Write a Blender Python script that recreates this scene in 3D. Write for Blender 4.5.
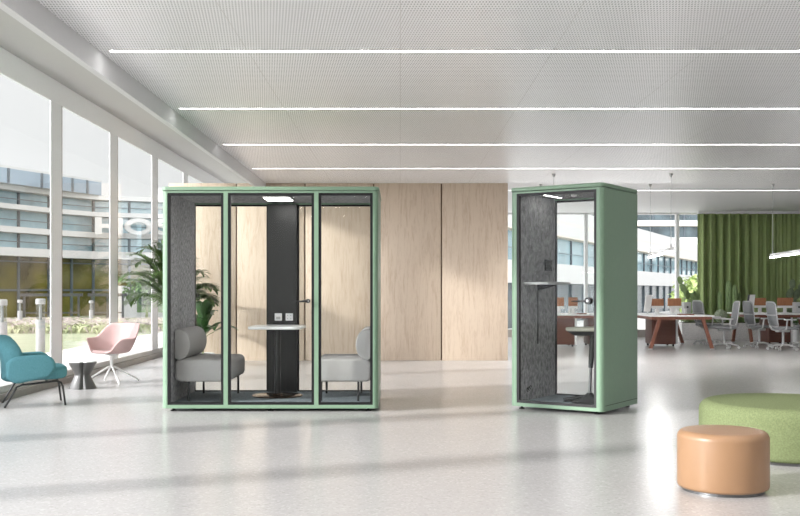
import bpy, bmesh, math, random
from mathutils import Vector, Matrix
random.seed(7)
C = bpy.context.scene
PI = math.pi
R = math.radians
for o in list(bpy.data.objects): bpy.data.objects.remove(o)

# ------------------------------------------------------------ camera, sky, sun, exposure
cam_d = bpy.data.cameras.new('camera'); cam = bpy.data.objects.new('camera', cam_d)
C.collection.objects.link(cam); C.camera = cam
cam.location = (0, 0, 1.24); cam.rotation_euler = (R(90), 0, 0)
cam_d.sensor_width = 36; cam_d.lens = 45; cam_d.shift_y = 0.04
cam_d.clip_start = .05; cam_d.clip_end = 800

SUN_DIR = Vector((.927, .375, -.372)).normalized()      # direction the light travels
w = bpy.data.worlds.new('World'); C.world = w; w.use_nodes = True
nt = w.node_tree; nt.nodes.clear()
wo = nt.nodes.new('ShaderNodeOutputWorld'); bg = nt.nodes.new('ShaderNodeBackground')
tc = nt.nodes.new('ShaderNodeTexCoord')
dot = nt.nodes.new('ShaderNodeVectorMath'); dot.operation = 'DOT_PRODUCT'
gd = Vector((-.93, -.36, .22)).normalized(); dot.inputs[1].default_value = gd
nt.links.new(tc.outputs['Generated'], dot.inputs[0])
rmp = nt.nodes.new('ShaderNodeValToRGB')
rmp.color_ramp.elements[0].position = 0.0; rmp.color_ramp.elements[0].color = (.43, .435, .438, 1)
rmp.color_ramp.elements[1].position = 1.0; rmp.color_ramp.elements[1].color = (3.3, 3.4, 3.55, 1)
e = rmp.color_ramp.elements.new(.35); e.color = (.435, .44, .443, 1)
e = rmp.color_ramp.elements.new(.7); e.color = (1.5, 1.5, 1.52, 1)
nt.links.new(dot.outputs['Value'], rmp.inputs[0])
nz = nt.nodes.new('ShaderNodeTexNoise'); nz.inputs['Scale'].default_value = 3.0; nz.inputs['Detail'].default_value = 5
mp = nt.nodes.new('ShaderNodeMapping'); mp.inputs['Scale'].default_value = (1, 1, 3)
nt.links.new(tc.outputs['Generated'], mp.inputs[0]); nt.links.new(mp.outputs[0], nz.inputs['Vector'])
mr = nt.nodes.new('ShaderNodeMapRange'); mr.inputs['To Min'].default_value = .93; mr.inputs['To Max'].default_value = 1.06
nt.links.new(nz.outputs[0], mr.inputs[0])
vm = nt.nodes.new('ShaderNodeVectorMath'); vm.operation = 'SCALE'
dot2 = nt.nodes.new('ShaderNodeVectorMath'); dot2.operation = 'DOT_PRODUCT'; dot2.inputs[1].default_value = Vector((.45, -.85, .30)).normalized()
nt.links.new(tc.outputs['Generated'], dot2.inputs[0])
mr2 = nt.nodes.new('ShaderNodeMapRange'); mr2.inputs['From Min'].default_value = .1; mr2.inputs['To Max'].default_value = 1.5
nt.links.new(dot2.outputs['Value'], mr2.inputs[0])
add = nt.nodes.new('ShaderNodeVectorMath'); nt.links.new(rmp.outputs[0], add.inputs[0]); nt.links.new(mr2.outputs[0], add.inputs[1])
nt.links.new(add.outputs[0], vm.inputs[0]); nt.links.new(mr.outputs[0], vm.inputs['Scale'])
nt.links.new(vm.outputs[0], bg.inputs['Color']); bg.inputs['Strength'].default_value = 1.0
nt.links.new(bg.outputs[0], wo.inputs[0])

sd = bpy.data.lights.new('sun', 'SUN'); sd.energy = 2.3; sd.angle = R(3.5); sd.color = (1, .975, .95)
sun = bpy.data.objects.new('sun', sd); C.collection.objects.link(sun)
sun.rotation_euler = SUN_DIR.to_track_quat('-Z', 'Y').to_euler(); sun.location = (-20, -8, 12)

vs = C.view_settings; vs.view_transform = 'Standard'; vs.look = 'None'; vs.gamma = 1; vs.use_curve_mapping = False
vs.exposure = 1.18

# ------------------------------------------------------------ materials
M = {}
def srgb(r, g, b):
    f = lambda c: (c/255/12.92) if c/255 <= .04045 else ((c/255+.055)/1.055)**2.4
    return (f(r), f(g), f(b), 1)
def new_mat(name):
    m = bpy.data.materials.new(name); m.use_nodes = True; M[name] = m
    return m, m.node_tree, m.node_tree.nodes['Principled BSDF']
def mat(name, col, rough=.5, metal=0, var=.06, scale=20, bump=0, bscale=200, spec=.5, stretch=(1,1,1), sheen=0, coat=0):
    m, t, b = new_mat(name)
    co = t.nodes.new('ShaderNodeTexCoord'); mpn = t.nodes.new('ShaderNodeMapping'); mpn.inputs['Scale'].default_value = stretch
    t.links.new(co.outputs['Object'], mpn.inputs[0])
    n = t.nodes.new('ShaderNodeTexNoise'); n.inputs['Scale'].default_value = scale; n.inputs['Detail'].default_value = 4
    t.links.new(mpn.outputs[0], n.inputs['Vector'])
    cr = t.nodes.new('ShaderNodeValToRGB')
    cr.color_ramp.elements[0].position = .3; cr.color_ramp.elements[1].position = .7
    cr.color_ramp.elements[0].color = (col[0]*(1-var), col[1]*(1-var), col[2]*(1-var), 1)
    cr.color_ramp.elements[1].color = (min(1, col[0]*(1+var)), min(1, col[1]*(1+var)), min(1, col[2]*(1+var)), 1)
    t.links.new(n.outputs[0], cr.inputs[0]); t.links.new(cr.outputs[0], b.inputs['Base Color'])
    b.inputs['Roughness'].default_value = rough; b.inputs['Metallic'].default_value = metal
    b.inputs['Specular IOR Level'].default_value = spec
    if sheen: b.inputs['Sheen Weight'].default_value = sheen
    if coat: b.inputs['Coat Weight'].default_value = coat
    if bump:
        n2 = t.nodes.new('ShaderNodeTexNoise'); n2.inputs['Scale'].default_value = bscale; n2.inputs['Detail'].default_value = 3
        t.links.new(mpn.outputs[0], n2.inputs['Vector'])
        bp = t.nodes.new('ShaderNodeBump'); bp.inputs['Strength'].default_value = bump; bp.inputs['Distance'].default_value = .004
        t.links.new(n2.outputs[0], bp.inputs['Height']); t.links.new(bp.outputs[0], b.inputs['Normal'])
    return m
def emit(name, col, s):
    m, t, b = new_mat(name)
    b.inputs['Base Color'].default_value = (*col[:3], 1); b.inputs['Emission Color'].default_value = (*col[:3], 1); b.inputs['Emission Strength'].default_value = s
def glass(name, tint=(.97, .985, .98), refl=1.0, rough=0.0):
    m = bpy.data.materials.new(name); m.use_nodes = True; M[name] = m; t = m.node_tree; t.nodes.clear()
    o = t.nodes.new('ShaderNodeOutputMaterial'); tr = t.nodes.new('ShaderNodeBsdfTransparent'); gl = t.nodes.new('ShaderNodeBsdfGlossy')
    tr.inputs[0].default_value = (*tint, 1); gl.inputs['Roughness'].default_value = rough
    fr = t.nodes.new('ShaderNodeLayerWeight'); fr.inputs[0].default_value = .5
    pw = t.nodes.new('ShaderNodeMath'); pw.operation = 'POWER'; pw.inputs[1].default_value = 5; t.links.new(fr.outputs['Facing'], pw.inputs[0])
    mu = t.nodes.new('ShaderNodeMath'); mu.operation = 'MULTIPLY_ADD'; mu.inputs[1].default_value = .9*refl; mu.inputs[2].default_value = .035*refl
    mx = t.nodes.new('ShaderNodeMixShader'); t.links.new(pw.outputs[0], mu.inputs[0]); t.links.new(mu.outputs[0], mx.inputs[0])
    t.links.new(tr.outputs[0], mx.inputs[1]); t.links.new(gl.outputs[0], mx.inputs[2]); t.links.new(mx.outputs[0], o.inputs[0])

# terrazzo floor
def floor_mat():
    m, t, b = new_mat('terrazzo_floor')
    co = t.nodes.new('ShaderNodeTexCoord')
    base = t.nodes.new('ShaderNodeTexNoise'); base.inputs['Scale'].default_value = 1.2; base.inputs['Detail'].default_value = 3
    t.links.new(co.outputs['Object'], base.inputs['Vector'])
    cr = t.nodes.new('ShaderNodeValToRGB'); cr.color_ramp.elements[0].color = (.45, .434, .428, 1); cr.color_ramp.elements[1].color = (.475, .46, .455, 1)
    t.links.new(base.outputs[0], cr.inputs[0])
    v = t.nodes.new('ShaderNodeTexVoronoi'); v.inputs['Scale'].default_value = 70
    t.links.new(co.outputs['Object'], v.inputs['Vector'])
    c2 = t.nodes.new('ShaderNodeValToRGB'); c2.color_ramp.interpolation = 'LINEAR'
    els = c2.color_ramp.elements
    els[0].position = .0; els[0].color = (.86, .855, .85, 1); els[1].position = 1; els[1].color = (1.16, 1.16, 1.16, 1)
    x = els.new(.12); x.color = (.98, .98, .98, 1); x = els.new(.8); x.color = (1.0, 1.0, 1.0, 1)
    sp = t.nodes.new('ShaderNodeSeparateColor'); t.links.new(v.outputs['Color'], sp.inputs[0]); t.links.new(sp.outputs[0], c2.inputs[0])
    mx = t.nodes.new('ShaderNodeMix'); mx.data_type = 'RGBA'; mx.blend_type = 'MULTIPLY'; mx.inputs[0].default_value = 1
    t.links.new(cr.outputs[0], mx.inputs[6]); t.links.new(c2.outputs[0], mx.inputs[7]); t.links.new(mx.outputs[2], b.inputs['Base Color'])
    b.inputs['Roughness'].default_value = .23; b.inputs['Specular IOR Level'].default_value = .5
floor_mat()
def perforated():
    m, t, b = new_mat('perforated_metal')
    co = t.nodes.new('ShaderNodeTexCoord'); s = t.nodes.new('ShaderNodeSeparateXYZ'); t.links.new(co.outputs['Object'], s.inputs[0])
    def mth(op, a, bb=None):
        n = t.nodes.new('ShaderNodeMath'); n.operation = op
        for i, q in enumerate((a, bb)):
            if q is None: continue
            if isinstance(q, (int, float)): n.inputs[i].default_value = q
            else: t.links.new(q, n.inputs[i])
        return n.outputs[0]
    yy = mth('DIVIDE', s.outputs[1], .052); row = mth('FLOOR', yy)
    xx = mth('ADD', mth('DIVIDE', s.outputs[0], .021), mth('MULTIPLY', row, .3333))
    fx = mth('SUBTRACT', mth('FRACT', xx), .5); fy = mth('SUBTRACT', mth('FRACT', yy), .5)
    d = mth('ADD', mth('MULTIPLY', fx, fx), mth('MULTIPLY', fy, fy))
    h = mth('LESS_THAN', d, .075)
    mx = t.nodes.new('ShaderNodeMix'); mx.data_type = 'RGBA'; t.links.new(h, mx.inputs[0])
    mx.inputs[6].default_value = (.92, .92, .93, 1); mx.inputs[7].default_value = (.33, .33, .335, 1)
    # panel joints
    px = mth('LESS_THAN', mth('FRACT', mth('DIVIDE', s.outputs[0], 1.2)), .004)
    m2 = t.nodes.new('ShaderNodeMix'); m2.data_type = 'RGBA'; t.links.new(px, m2.inputs[0]); t.links.new(mx.outputs[2], m2.inputs[6]); m2.inputs[7].default_value = (.55, .54, .53, 1)
    t.links.new(m2.outputs[2], b.inputs['Base Color']); b.inputs['Roughness'].default_value = .32
perforated()
def wood(name, c1, c2, sc=1.0, rough=.5, axis='Z'):
    m, t, b = new_mat(name)
    co = t.nodes.new('ShaderNodeTexCoord'); mpn = t.nodes.new('ShaderNodeMapping')
    mpn.inputs['Scale'].default_value = {'Z': (7*sc, 7*sc, .7*sc), 'X': (.7*sc, 7*sc, 7*sc), 'Y': (7*sc, .7*sc, 7*sc)}[axis]
    oi = t.nodes.new('ShaderNodeObjectInfo'); ad = t.nodes.new('ShaderNodeVectorMath'); ad.operation = 'ADD'
    t.links.new(co.outputs['Object'], ad.inputs[0]); t.links.new(oi.outputs['Location'], ad.inputs[1])
    t.links.new(ad.outputs[0], mpn.inputs[0])
    n = t.nodes.new('ShaderNodeTexNoise'); n.inputs['Scale'].default_value = 2.2; n.inputs['Detail'].default_value = 6; n.inputs['Distortion'].default_value = 1.6
    t.links.new(mpn.outputs[0], n.inputs['Vector'])
    n2 = t.nodes.new('ShaderNodeTexNoise'); n2.inputs['Scale'].default_value = 16; n2.inputs['Detail'].default_value = 3
    t.links.new(mpn.outputs[0], n2.inputs['Vector'])
    ml = t.nodes.new('ShaderNodeMath'); ml.operation = 'MULTIPLY_ADD'; ml.inputs[1].default_value = .35
    t.links.new(n2.outputs[0], ml.inputs[0]); 
    mk = t.nodes.new('ShaderNodeMath'); mk.operation = 'MULTIPLY'; mk.inputs[1].default_value = .7; t.links.new(n.outputs[0], mk.inputs[0]); t.links.new(mk.outputs[0], ml.inputs[2])
    cr = t.nodes.new('ShaderNodeValToRGB'); cr.color_ramp.elements[0].position = .38; cr.color_ramp.elements[1].position = .56
    cr.color_ramp.elements[0].color = c1; cr.color_ramp.elements[1].color = c2
    t.links.new(ml.outputs[0], cr.inputs[0]); t.links.new(cr.outputs[0], b.inputs['Base Color']); b.inputs['Roughness'].default_value = rough
wood('oak_panel', (.49, .375, .28, 1), (.59, .48, .375, 1))
wood('walnut_wood', (.16, .055, .032, 1), (.23, .085, .05, 1), 2)
wood('orange_wood', (.33, .13, .06, 1), (.42, .18, .085, 1), 2)
def felt(name, c1, c2, sc=60, st=(1, 1, .5)):
    m = mat(name, c1, .95, 0, .0, sc, bump=.35, bscale=260, spec=.15, stretch=st)
    cr = [n for n in m.node_tree.nodes if n.type == 'VALTORGB'][0]
    cr.color_ramp.elements[0].color = c1; cr.color_ramp.elements[1].color = c2
felt('grey_felt', (.18, .178, .182, 1), (.44, .435, .44, 1), 34, (1, 1, .7))
felt('carpet', (.13, .155, .17, 1), (.32, .36, .385, 1), 26, (1, 6, 1))
felt('grey_fabric', (.33, .32, .31, 1), (.40, .39, .38, 1), 220, (1, 1, 1))
felt('teal_fabric', (.065, .19, .225, 1), (.12, .28, .32, 1), 150, (1, 1, 1))
felt('pink_fabric', (.56, .39, .38, 1), (.62, .44, .43, 1), 200, (1, 1, 1))
felt('green_fabric', (.14, .168, .08, 1), (.20, .235, .115, 1), 90, (1, 1, 1))
felt('curtain_fabric', (.28, .36, .15, 1), (.37, .46, .21, 1), 120, (1, 1, 1))
felt('stool_fabric', (.26, .255, .215, 1), (.31, .30, .26, 1), 200, (1, 1, 1))
mat('green_shell', (.195, .30, .205), .38, var=.02)
mat('black_frame', (.010, .010, .011), .5, var=.03, spec=.25)
mat('graphite_frame', (.028, .026, .028), .5, var=.03, spec=.3)
mat('black_gloss', (.018, .018, .018), .34, var=.04)
mat('black_rubber', (.012, .012, .012), .6)
mat('black_metal', (.015, .015, .016), .32)
mat('white_paint', (.84, .84, .84), .55, var=.01)
mat('bright_white', (.88, .88, .885), .85, var=.01)
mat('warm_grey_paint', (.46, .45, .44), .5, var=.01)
mat('mullion_grey', (.84, .84, .85), .45, var=.01)
mat('bronze_trim', (.20, .13, .075), .4, var=.05)
mat('sill_stone', (.30, .275, .25), .5, var=.06, scale=8)
mat('sill_edge', (.52, .50, .48), .4, var=.04)
mat('tan_leather', (.30, .172, .092), .36, var=.03, scale=6, bump=.08, bscale=300)
mat('chrome', (.6, .6, .6), .15, metal=1, var=.02)
mat('brushed_metal', (.45, .45, .45), .3, metal=.8, var=.02)
mat('dark_metal', (.16, .16, .16), .3, metal=.9)
mat('dark_plastic', (.022, .022, .023), .7)
mat('grey_plastic', (.50, .50, .50), .45, var=.03)
mat('light_grey_plastic', (.44, .44, .44), .4, var=.02)
mat('mesh_grey', (.23, .235, .24), .6, var=.06, scale=200)
mat('white_metal', (.80, .79, .78), .3, var=.01)
mat('white_top', (.84, .84, .83), .3, var=.01)
mat('table_grey', (.085, .082, .08), .3, var=.05, scale=6)
mat('copper_base', (.07, .04, .022), .14, metal=.7, var=.1)
mat('planter_stone', (.62, .60, .585), .7, var=.22, scale=60)
mat('brown_panel', (.115, .042, .028), .4, var=.04)
mat('lawn', (.24, .26, .165), .9, var=.12, scale=1.2)
mat('paving', (.62, .61, .60), .8, var=.04, scale=2)
mat('facade_white', (.41, .41, .408), .7, var=.02, scale=.4)
mat('facade_soffit', (.50, .45, .38), .7, var=.02)
mat('facade_glass', (.23, .34, .38), .08, var=.35, scale=.35, spec=.8)
mat('facade_glass_dark', (.05, .07, .08), .2, var=.5, scale=.5, spec=.3)
mat('facade_glass_blue', (.20, .25, .30), .15, var=.12, scale=.3, spec=.6)
mat('olive_glass', (.07, .062, .012), .12, var=.7, scale=.5, spec=.6)
mat('facade_mullion', (.06, .075, .09), .5)
mat('bush_green', (.10, .17, .05), .8, var=.5, scale=1.2)
mat('flower_mix', (.25, .27, .15), .9, var=.3, scale=1.5)
mat('flower_pink', (.31, .26, .25), .9, var=.2, scale=3)
mat('palm_leaf', (.075, .135, .035), .45, var=.35, scale=9)
mat('palm_stem', (.16, .20, .06), .5, var=.2)
mat('broad_leaf', (.045, .12, .03), .32, var=.35, scale=7)
mat('cactus_skin', (.22, .32, .13), .55, var=.2, scale=12)
mat('cactus_grey', (.30, .36, .25), .6, var=.25, scale=30)
mat('pale_leaf', (.17, .22, .13), .6, var=.3, scale=9)
mat('soil', (.06, .045, .03), .95, var=.3)
mat('orange_flower', (.75, .38, .10), .6)
LINE_POWER = [24, 24, 24, 20, 10, 6, 4, 2.4, 3]
for k_, p_ in enumerate(LINE_POWER): emit('lamp_white_%d' % k_, (1, .99, .98), p_)
emit('pod_lamp', (1, .98, .95), 8.0)
emit('pendant_glow', (1, .99, .97), 34)
glass('window_glass', (.99, .995, .995), .5)
glass('pod_glass', (.985, .992, .988), .12)
glass('bollard_glass', (.80, .82, .82), 1.0, .1)

# ------------------------------------------------------------ geometry helpers
def box(bm, x0, x1, y0, y1, z0, z1, bev=0, seg=2, mtx=None):
    v = [bm.verts.new((x, y, z)) for x in (x0, x1) for y in (y0, y1) for z in (z0, z1)]
    F = [(0,1,3,2), (4,6,7,5), (0,4,5,1), (2,3,7,6), (0,2,6,4), (1,5,7,3)]
    fs = [bm.faces.new([v[i] for i in f]) for f in F]
    if bev:
        es = list({ed for f in fs for ed in f.edges})
        r = bmesh.ops.bevel(bm, geom=es, offset=bev, segments=seg, profile=.5, affect='EDGES')
        v = list({vv for f in r['faces'] for vv in f.verts} | {q for q in v if q.is_valid})
    if mtx is not None:
        for q in v:
            if q.is_valid: q.co = mtx @ q.co
    return v
def tube(bm, pts, r, seg=10, cap=True, r1=None):
    pts = [Vector(p) for p in pts]; n = len(pts); rings = []
    up = Vector((0, 0, 1))
    for i, p in enumerate(pts):
        d = (pts[min(i+1, n-1)] - pts[max(i-1, 0)]).normalized()
        a = d.cross(up)
        if a.length < .05: a = d.cross(Vector((1, 0, 0)))
        a.normalize(); b = d.cross(a).normalized()
        rr = r if r1 is None else r + (r1-r)*i/(n-1)
        rings.append([bm.verts.new(p + rr*(math.cos(2*PI*k/seg)*a + math.sin(2*PI*k/seg)*b)) for k in range(seg)])
    for i in range(n-1):
        for k in range(seg):
            bm.faces.new((rings[i][k], rings[i][(k+1) % seg], rings[i+1][(k+1) % seg], rings[i+1][k]))
    if cap: bm.faces.new(rings[0][::-1]); bm.faces.new(rings[-1])
def lathe(bm, prof, cx=0, cy=0, seg=40, sx=1, sy=1, lobe=None):
    rings = []
    for (r, z) in prof:
        ring = []
        for k in range(seg):
            a = 2*PI*k/seg; rr = r*(1 + (lobe(a) if lobe else 0))
            ring.append(bm.verts.new((cx + sx*rr*math.cos(a), cy + sy*rr*math.sin(a), z)))
        rings.append(ring)
    for i in range(len(rings)-1):
        for k in range(seg):
            bm.faces.new((rings[i][k], rings[i][(k+1) % seg], rings[i+1][(k+1) % seg], rings[i+1][k]))
    bm.faces.new(rings[0][::-1]); bm.faces.new(rings[-1])
def prism(bm, pts, z0, z1, f=None):
    """outline in (u,v) extruded between z0 and z1; f maps (u,v,z) to a point"""
    f = f or (lambda u, v, z: (u, v, z))
    a = [bm.verts.new(f(u, v, z0)) for u, v in pts]; b = [bm.verts.new(f(u, v, z1)) for u, v in pts]
    n = len(pts)
    for i in range(n): bm.faces.new((a[i], a[(i+1) % n], b[(i+1) % n], b[i]))
    bm.faces.new(a[::-1]); bm.faces.new(b)
def soft(bm, pts, t0, t1, rnd, f=None, steps=5):
    """cushion: outline (u,v) extruded t0..t1 with rounded rims of radius rnd"""
    f = f or (lambda u, v, z: (u, v, z))
    cu = sum(p[0] for p in pts)/len(pts); cv = sum(p[1] for p in pts)/len(pts)
    mr_ = min(math.hypot(p[0]-cu, p[1]-cv) for p in pts)
    levels = []
    for i in range(steps+1):
        a = PI/2*i/steps; levels.append((t0 + rnd*(1-math.sin(a)), rnd*(1-math.cos(a))))
    levels = levels[::-1]
    levels = [(t0 + rnd*(1-math.cos(PI/2*i/steps)), rnd*(1-math.sin(PI/2*i/steps))) for i in range(steps+1)]
    levels += [(t1 - rnd*(1-math.cos(PI/2*i/steps)), rnd*(1-math.sin(PI/2*i/steps))) for i in range(steps, -1, -1)]
    rings = []
    for (t, ins) in levels:
        ring = []
        for (u, v) in pts:
            d = math.hypot(u-cu, v-cv); k = (d-ins)/d
            ring.append(bm.verts.new(f(cu+(u-cu)*k, cv+(v-cv)*k, t)))
        rings.append(ring)
    n = len(pts)
    for i in range(len(rings)-1):
        for k in range(n): bm.faces.new((rings[i][k], rings[i][(k+1) % n], rings[i+1][(k+1) % n], rings[i+1][k]))
    for ring, rev in ((rings[0], True), (rings[-1], False)):
        c = bm.verts.new(sum((q.co for q in ring), Vector())/n)
        for k in range(n):
            tri = (ring[k], ring[(k+1) % n], c)
            bm.faces.new(tri[::-1] if rev else tri)
def rrect(w_, h_, r, n=6, cx=0, cy=0):
    out = []
    for (sx, sy, a0) in ((1, 1, 0), (-1, 1, 90), (-1, -1, 180), (1, -1, 270)):
        for i in range(n+1):
            a = R(a0 + 90*i/n); out.append((cx+sx*(w_/2-r)+r*math.cos(a), cy+sy*(h_/2-r)+r*math.sin(a)))
    return out
def obj(name, bm, m, parent=None, smooth=False, loc=None):
    bmesh.ops.recalc_face_normals(bm, faces=bm.faces[:])
    me = bpy.data.meshes.new(name); bm.to_mesh(me); bm.free()
    me.materials.append(M[m] if isinstance(m, str) else m)
    o = bpy.data.objects.new(name, me); C.collection.objects.link(o)
    if parent is not None: o.parent = parent
    if loc: o.location = loc
    if smooth:
        for p in me.polygons: p.use_smooth = True
        try: me.set_sharp_from_angle(angle=R(40))
        except Exception: pass
    return o
def B(name, m, x0, x1, y0, y1, z0, z1, parent=None, bev=0):
    bm = bmesh.new(); box(bm, x0, x1, y0, y1, z0, z1, bev); return obj(name, bm, m, parent, smooth=bool(bev))
def thing(name, label, cat, loc=(0, 0, 0), rz=0, group=None):
    o = bpy.data.objects.new(name, None); C.collection.objects.link(o); o.empty_display_size = .1
    o.location = loc; o.rotation_euler = (0, 0, rz); o['label'] = label; o['category'] = cat
    if group: o['group'] = group
    return o
def tag(o, label, cat, group=None, kind=None):
    o['label'] = label; o['category'] = cat
    if group: o['group'] = group
    if kind: o['kind'] = kind
    return o
def struct(o, label=None):
    o['kind'] = 'structure'
    if label: o['label'] = label
    return o
def kids(o): return [c for c in bpy.data.objects if c.parent == o]
def dup(o, loc, rz, label=None):
    def rec(s, p):
        c = s.copy(); C.collection.objects.link(c); c.parent = p
        for ch in kids(s): rec(ch, c)
        return c
    r = rec(o, None); r.location = loc; r.rotation_euler = (0, 0, rz)
    if label: r['label'] = label
    return r

# ------------------------------------------------------------ the room
struct(B('floor', 'terrazzo_floor', -4.42, 15, -4, 26.4, -.12, 0), 'pale polished terrazzo floor')
struct(B('ceiling', 'perforated_metal', -2.36, 15, -4, 17.6, 3.12, 3.30), 'white perforated metal ceiling')
struct(B('ceiling', 'white_paint', -2.36, 15, 17.6, 26.6, 3.262, 3.42), 'plain white ceiling over the desks')
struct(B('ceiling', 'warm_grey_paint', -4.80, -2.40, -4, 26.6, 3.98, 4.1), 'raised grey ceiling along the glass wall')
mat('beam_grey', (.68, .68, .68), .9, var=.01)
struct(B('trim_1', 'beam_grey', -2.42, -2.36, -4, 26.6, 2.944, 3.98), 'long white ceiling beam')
struct(B('trim_2', 'bright_white', -4.53, -4.50, -4, 26.6, 3.69, 3.98), 'white fascia above the glass wall')
bm = bmesh.new(); box(bm, -4.80, -4.44, -4, 26.4, -.12, .075)
struct(obj('baseboard_left', bm, 'sill_stone'), 'stone base along the glass wall')
bm = bmesh.new(); box(bm, -4.80, -4.50, -4, 26.4, .075, .15, .004)
struct(obj('trim_4', bm, 'sill_edge'), 'raised sill under the glass')
# glass wall bays and posts
ys = [13.31 + 2.63*k for k in range(-6, 6)]
for i, y in enumerate(ys):
    bm = bmesh.new(); box(bm, -4.514, -4.50, y-.41, y, .15, 3.69, .004)
    o = struct(obj('trim_%d' % (5+i), bm, 'mullion_grey'), 'broad pale grey window post')
    B('edge_strip', 'bronze_trim', -4.513, -4.501, y, y+.022, .15, 3.69, o)
for i in range(len(ys)-1):
    a, b = ys[i]+.022, ys[i+1]-.42
    bm = bmesh.new(); box(bm, -4.513, -4.503, a, b, .15, 3.69)
    struct(obj('window_%d' % (i+1), bm, 'window_glass'), 'tall clear window pane')

# oak wall in panels
wx = [-4.08, -2.88, -1.675, -.466, .73, 1.91]
wl = ['leftmost', 'behind the meeting booth left', 'behind the meeting booth middle', 'beside the meeting booth', 'next to the phone booth']
for i in range(5):
    o = struct(B('wall_back', 'oak_panel', wx[i]+.012, wx[i+1]-.012, 17.6, 17.72, 0, 3.12, None, .003), 'light oak wall panel, ' + wl[i])
struct(B('wall_back', 'bronze_trim', wx[0]+.02, wx[-1]-.03, 17.66, 17.80, .0, 3.12), 'dark backing in the joints of the oak panels')

struct(B('wall_front_added', 'white_paint', -4.8, 15, -4.2, -4, 0, 4.1), 'unseen white wall added behind the camera')  # unseen wall, added so the booth glass does not mirror bright sky
struct(B('wall_right_added', 'white_paint', 15, 15.2, -4.2, 26.6, 0, 4.1), 'unseen white wall added far right of the room')  # unseen wall, added to block sky light from the open right side
# ceiling line lights
for i, y in enumerate([-2.3, .24, 2.79, 5.32, 7.866, 10.36, 12.92, 15.47, 20.3]):
    t = thing('ceiling_light', 'thin white line of light across the perforated ceiling, %s' % ['far behind the camera', 'first before the camera', 'second before the camera', 'third before the camera', 'nearest one in view', 'second one in view', 'third one in view', 'fourth one in view', 'farthest one over the desks'][i], 'ceiling light', (6.3, y, 3.12 if y < 17 else 3.262), 0, 'line lights in the ceiling')
    hw_ = .016 if y < 17 else .013
    B('light_channel', 'white_paint', -8.6, 8.6, -hw_-.006, hw_+.006, -.002, .0, t)
    bm = bmesh.new(); bm.faces.new([bm.verts.new(p) for p in ((-8.58, -hw_, -.0025), (-8.58, hw_, -.0025), (8.58, hw_, -.0025), (8.58, -hw_, -.0025))]); obj('diffuser', bm, 'lamp_white_%d' % i, t)

# far window wall
WY = 26.2
struct(B('baseboard_back', 'sill_stone', 1.9, 15, WY, WY+.25, 0, .20), 'grey base under the far windows')
for k, x in enumerate([2.35, 4.88, 7.28, 9.8, 12.4, 14.9]):
    struct(B('trim_%d' % (20+k), 'bright_white', x-.04, x+.04, WY+.0, WY+.16, .2, 3.262), 'slim white post of the far windows')
    if k: 
        struct(B('window_%d' % (20+k), 'window_glass', px_+.04, x-.04, WY+.10, WY+.115, .2, 3.262), 'far window pane')
    px_ = x
struct(B('trim_30', 'bright_white', 1.9, 15, WY-.02, WY+.2, 3.225, 3.262), 'white head rail of the far windows')

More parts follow.
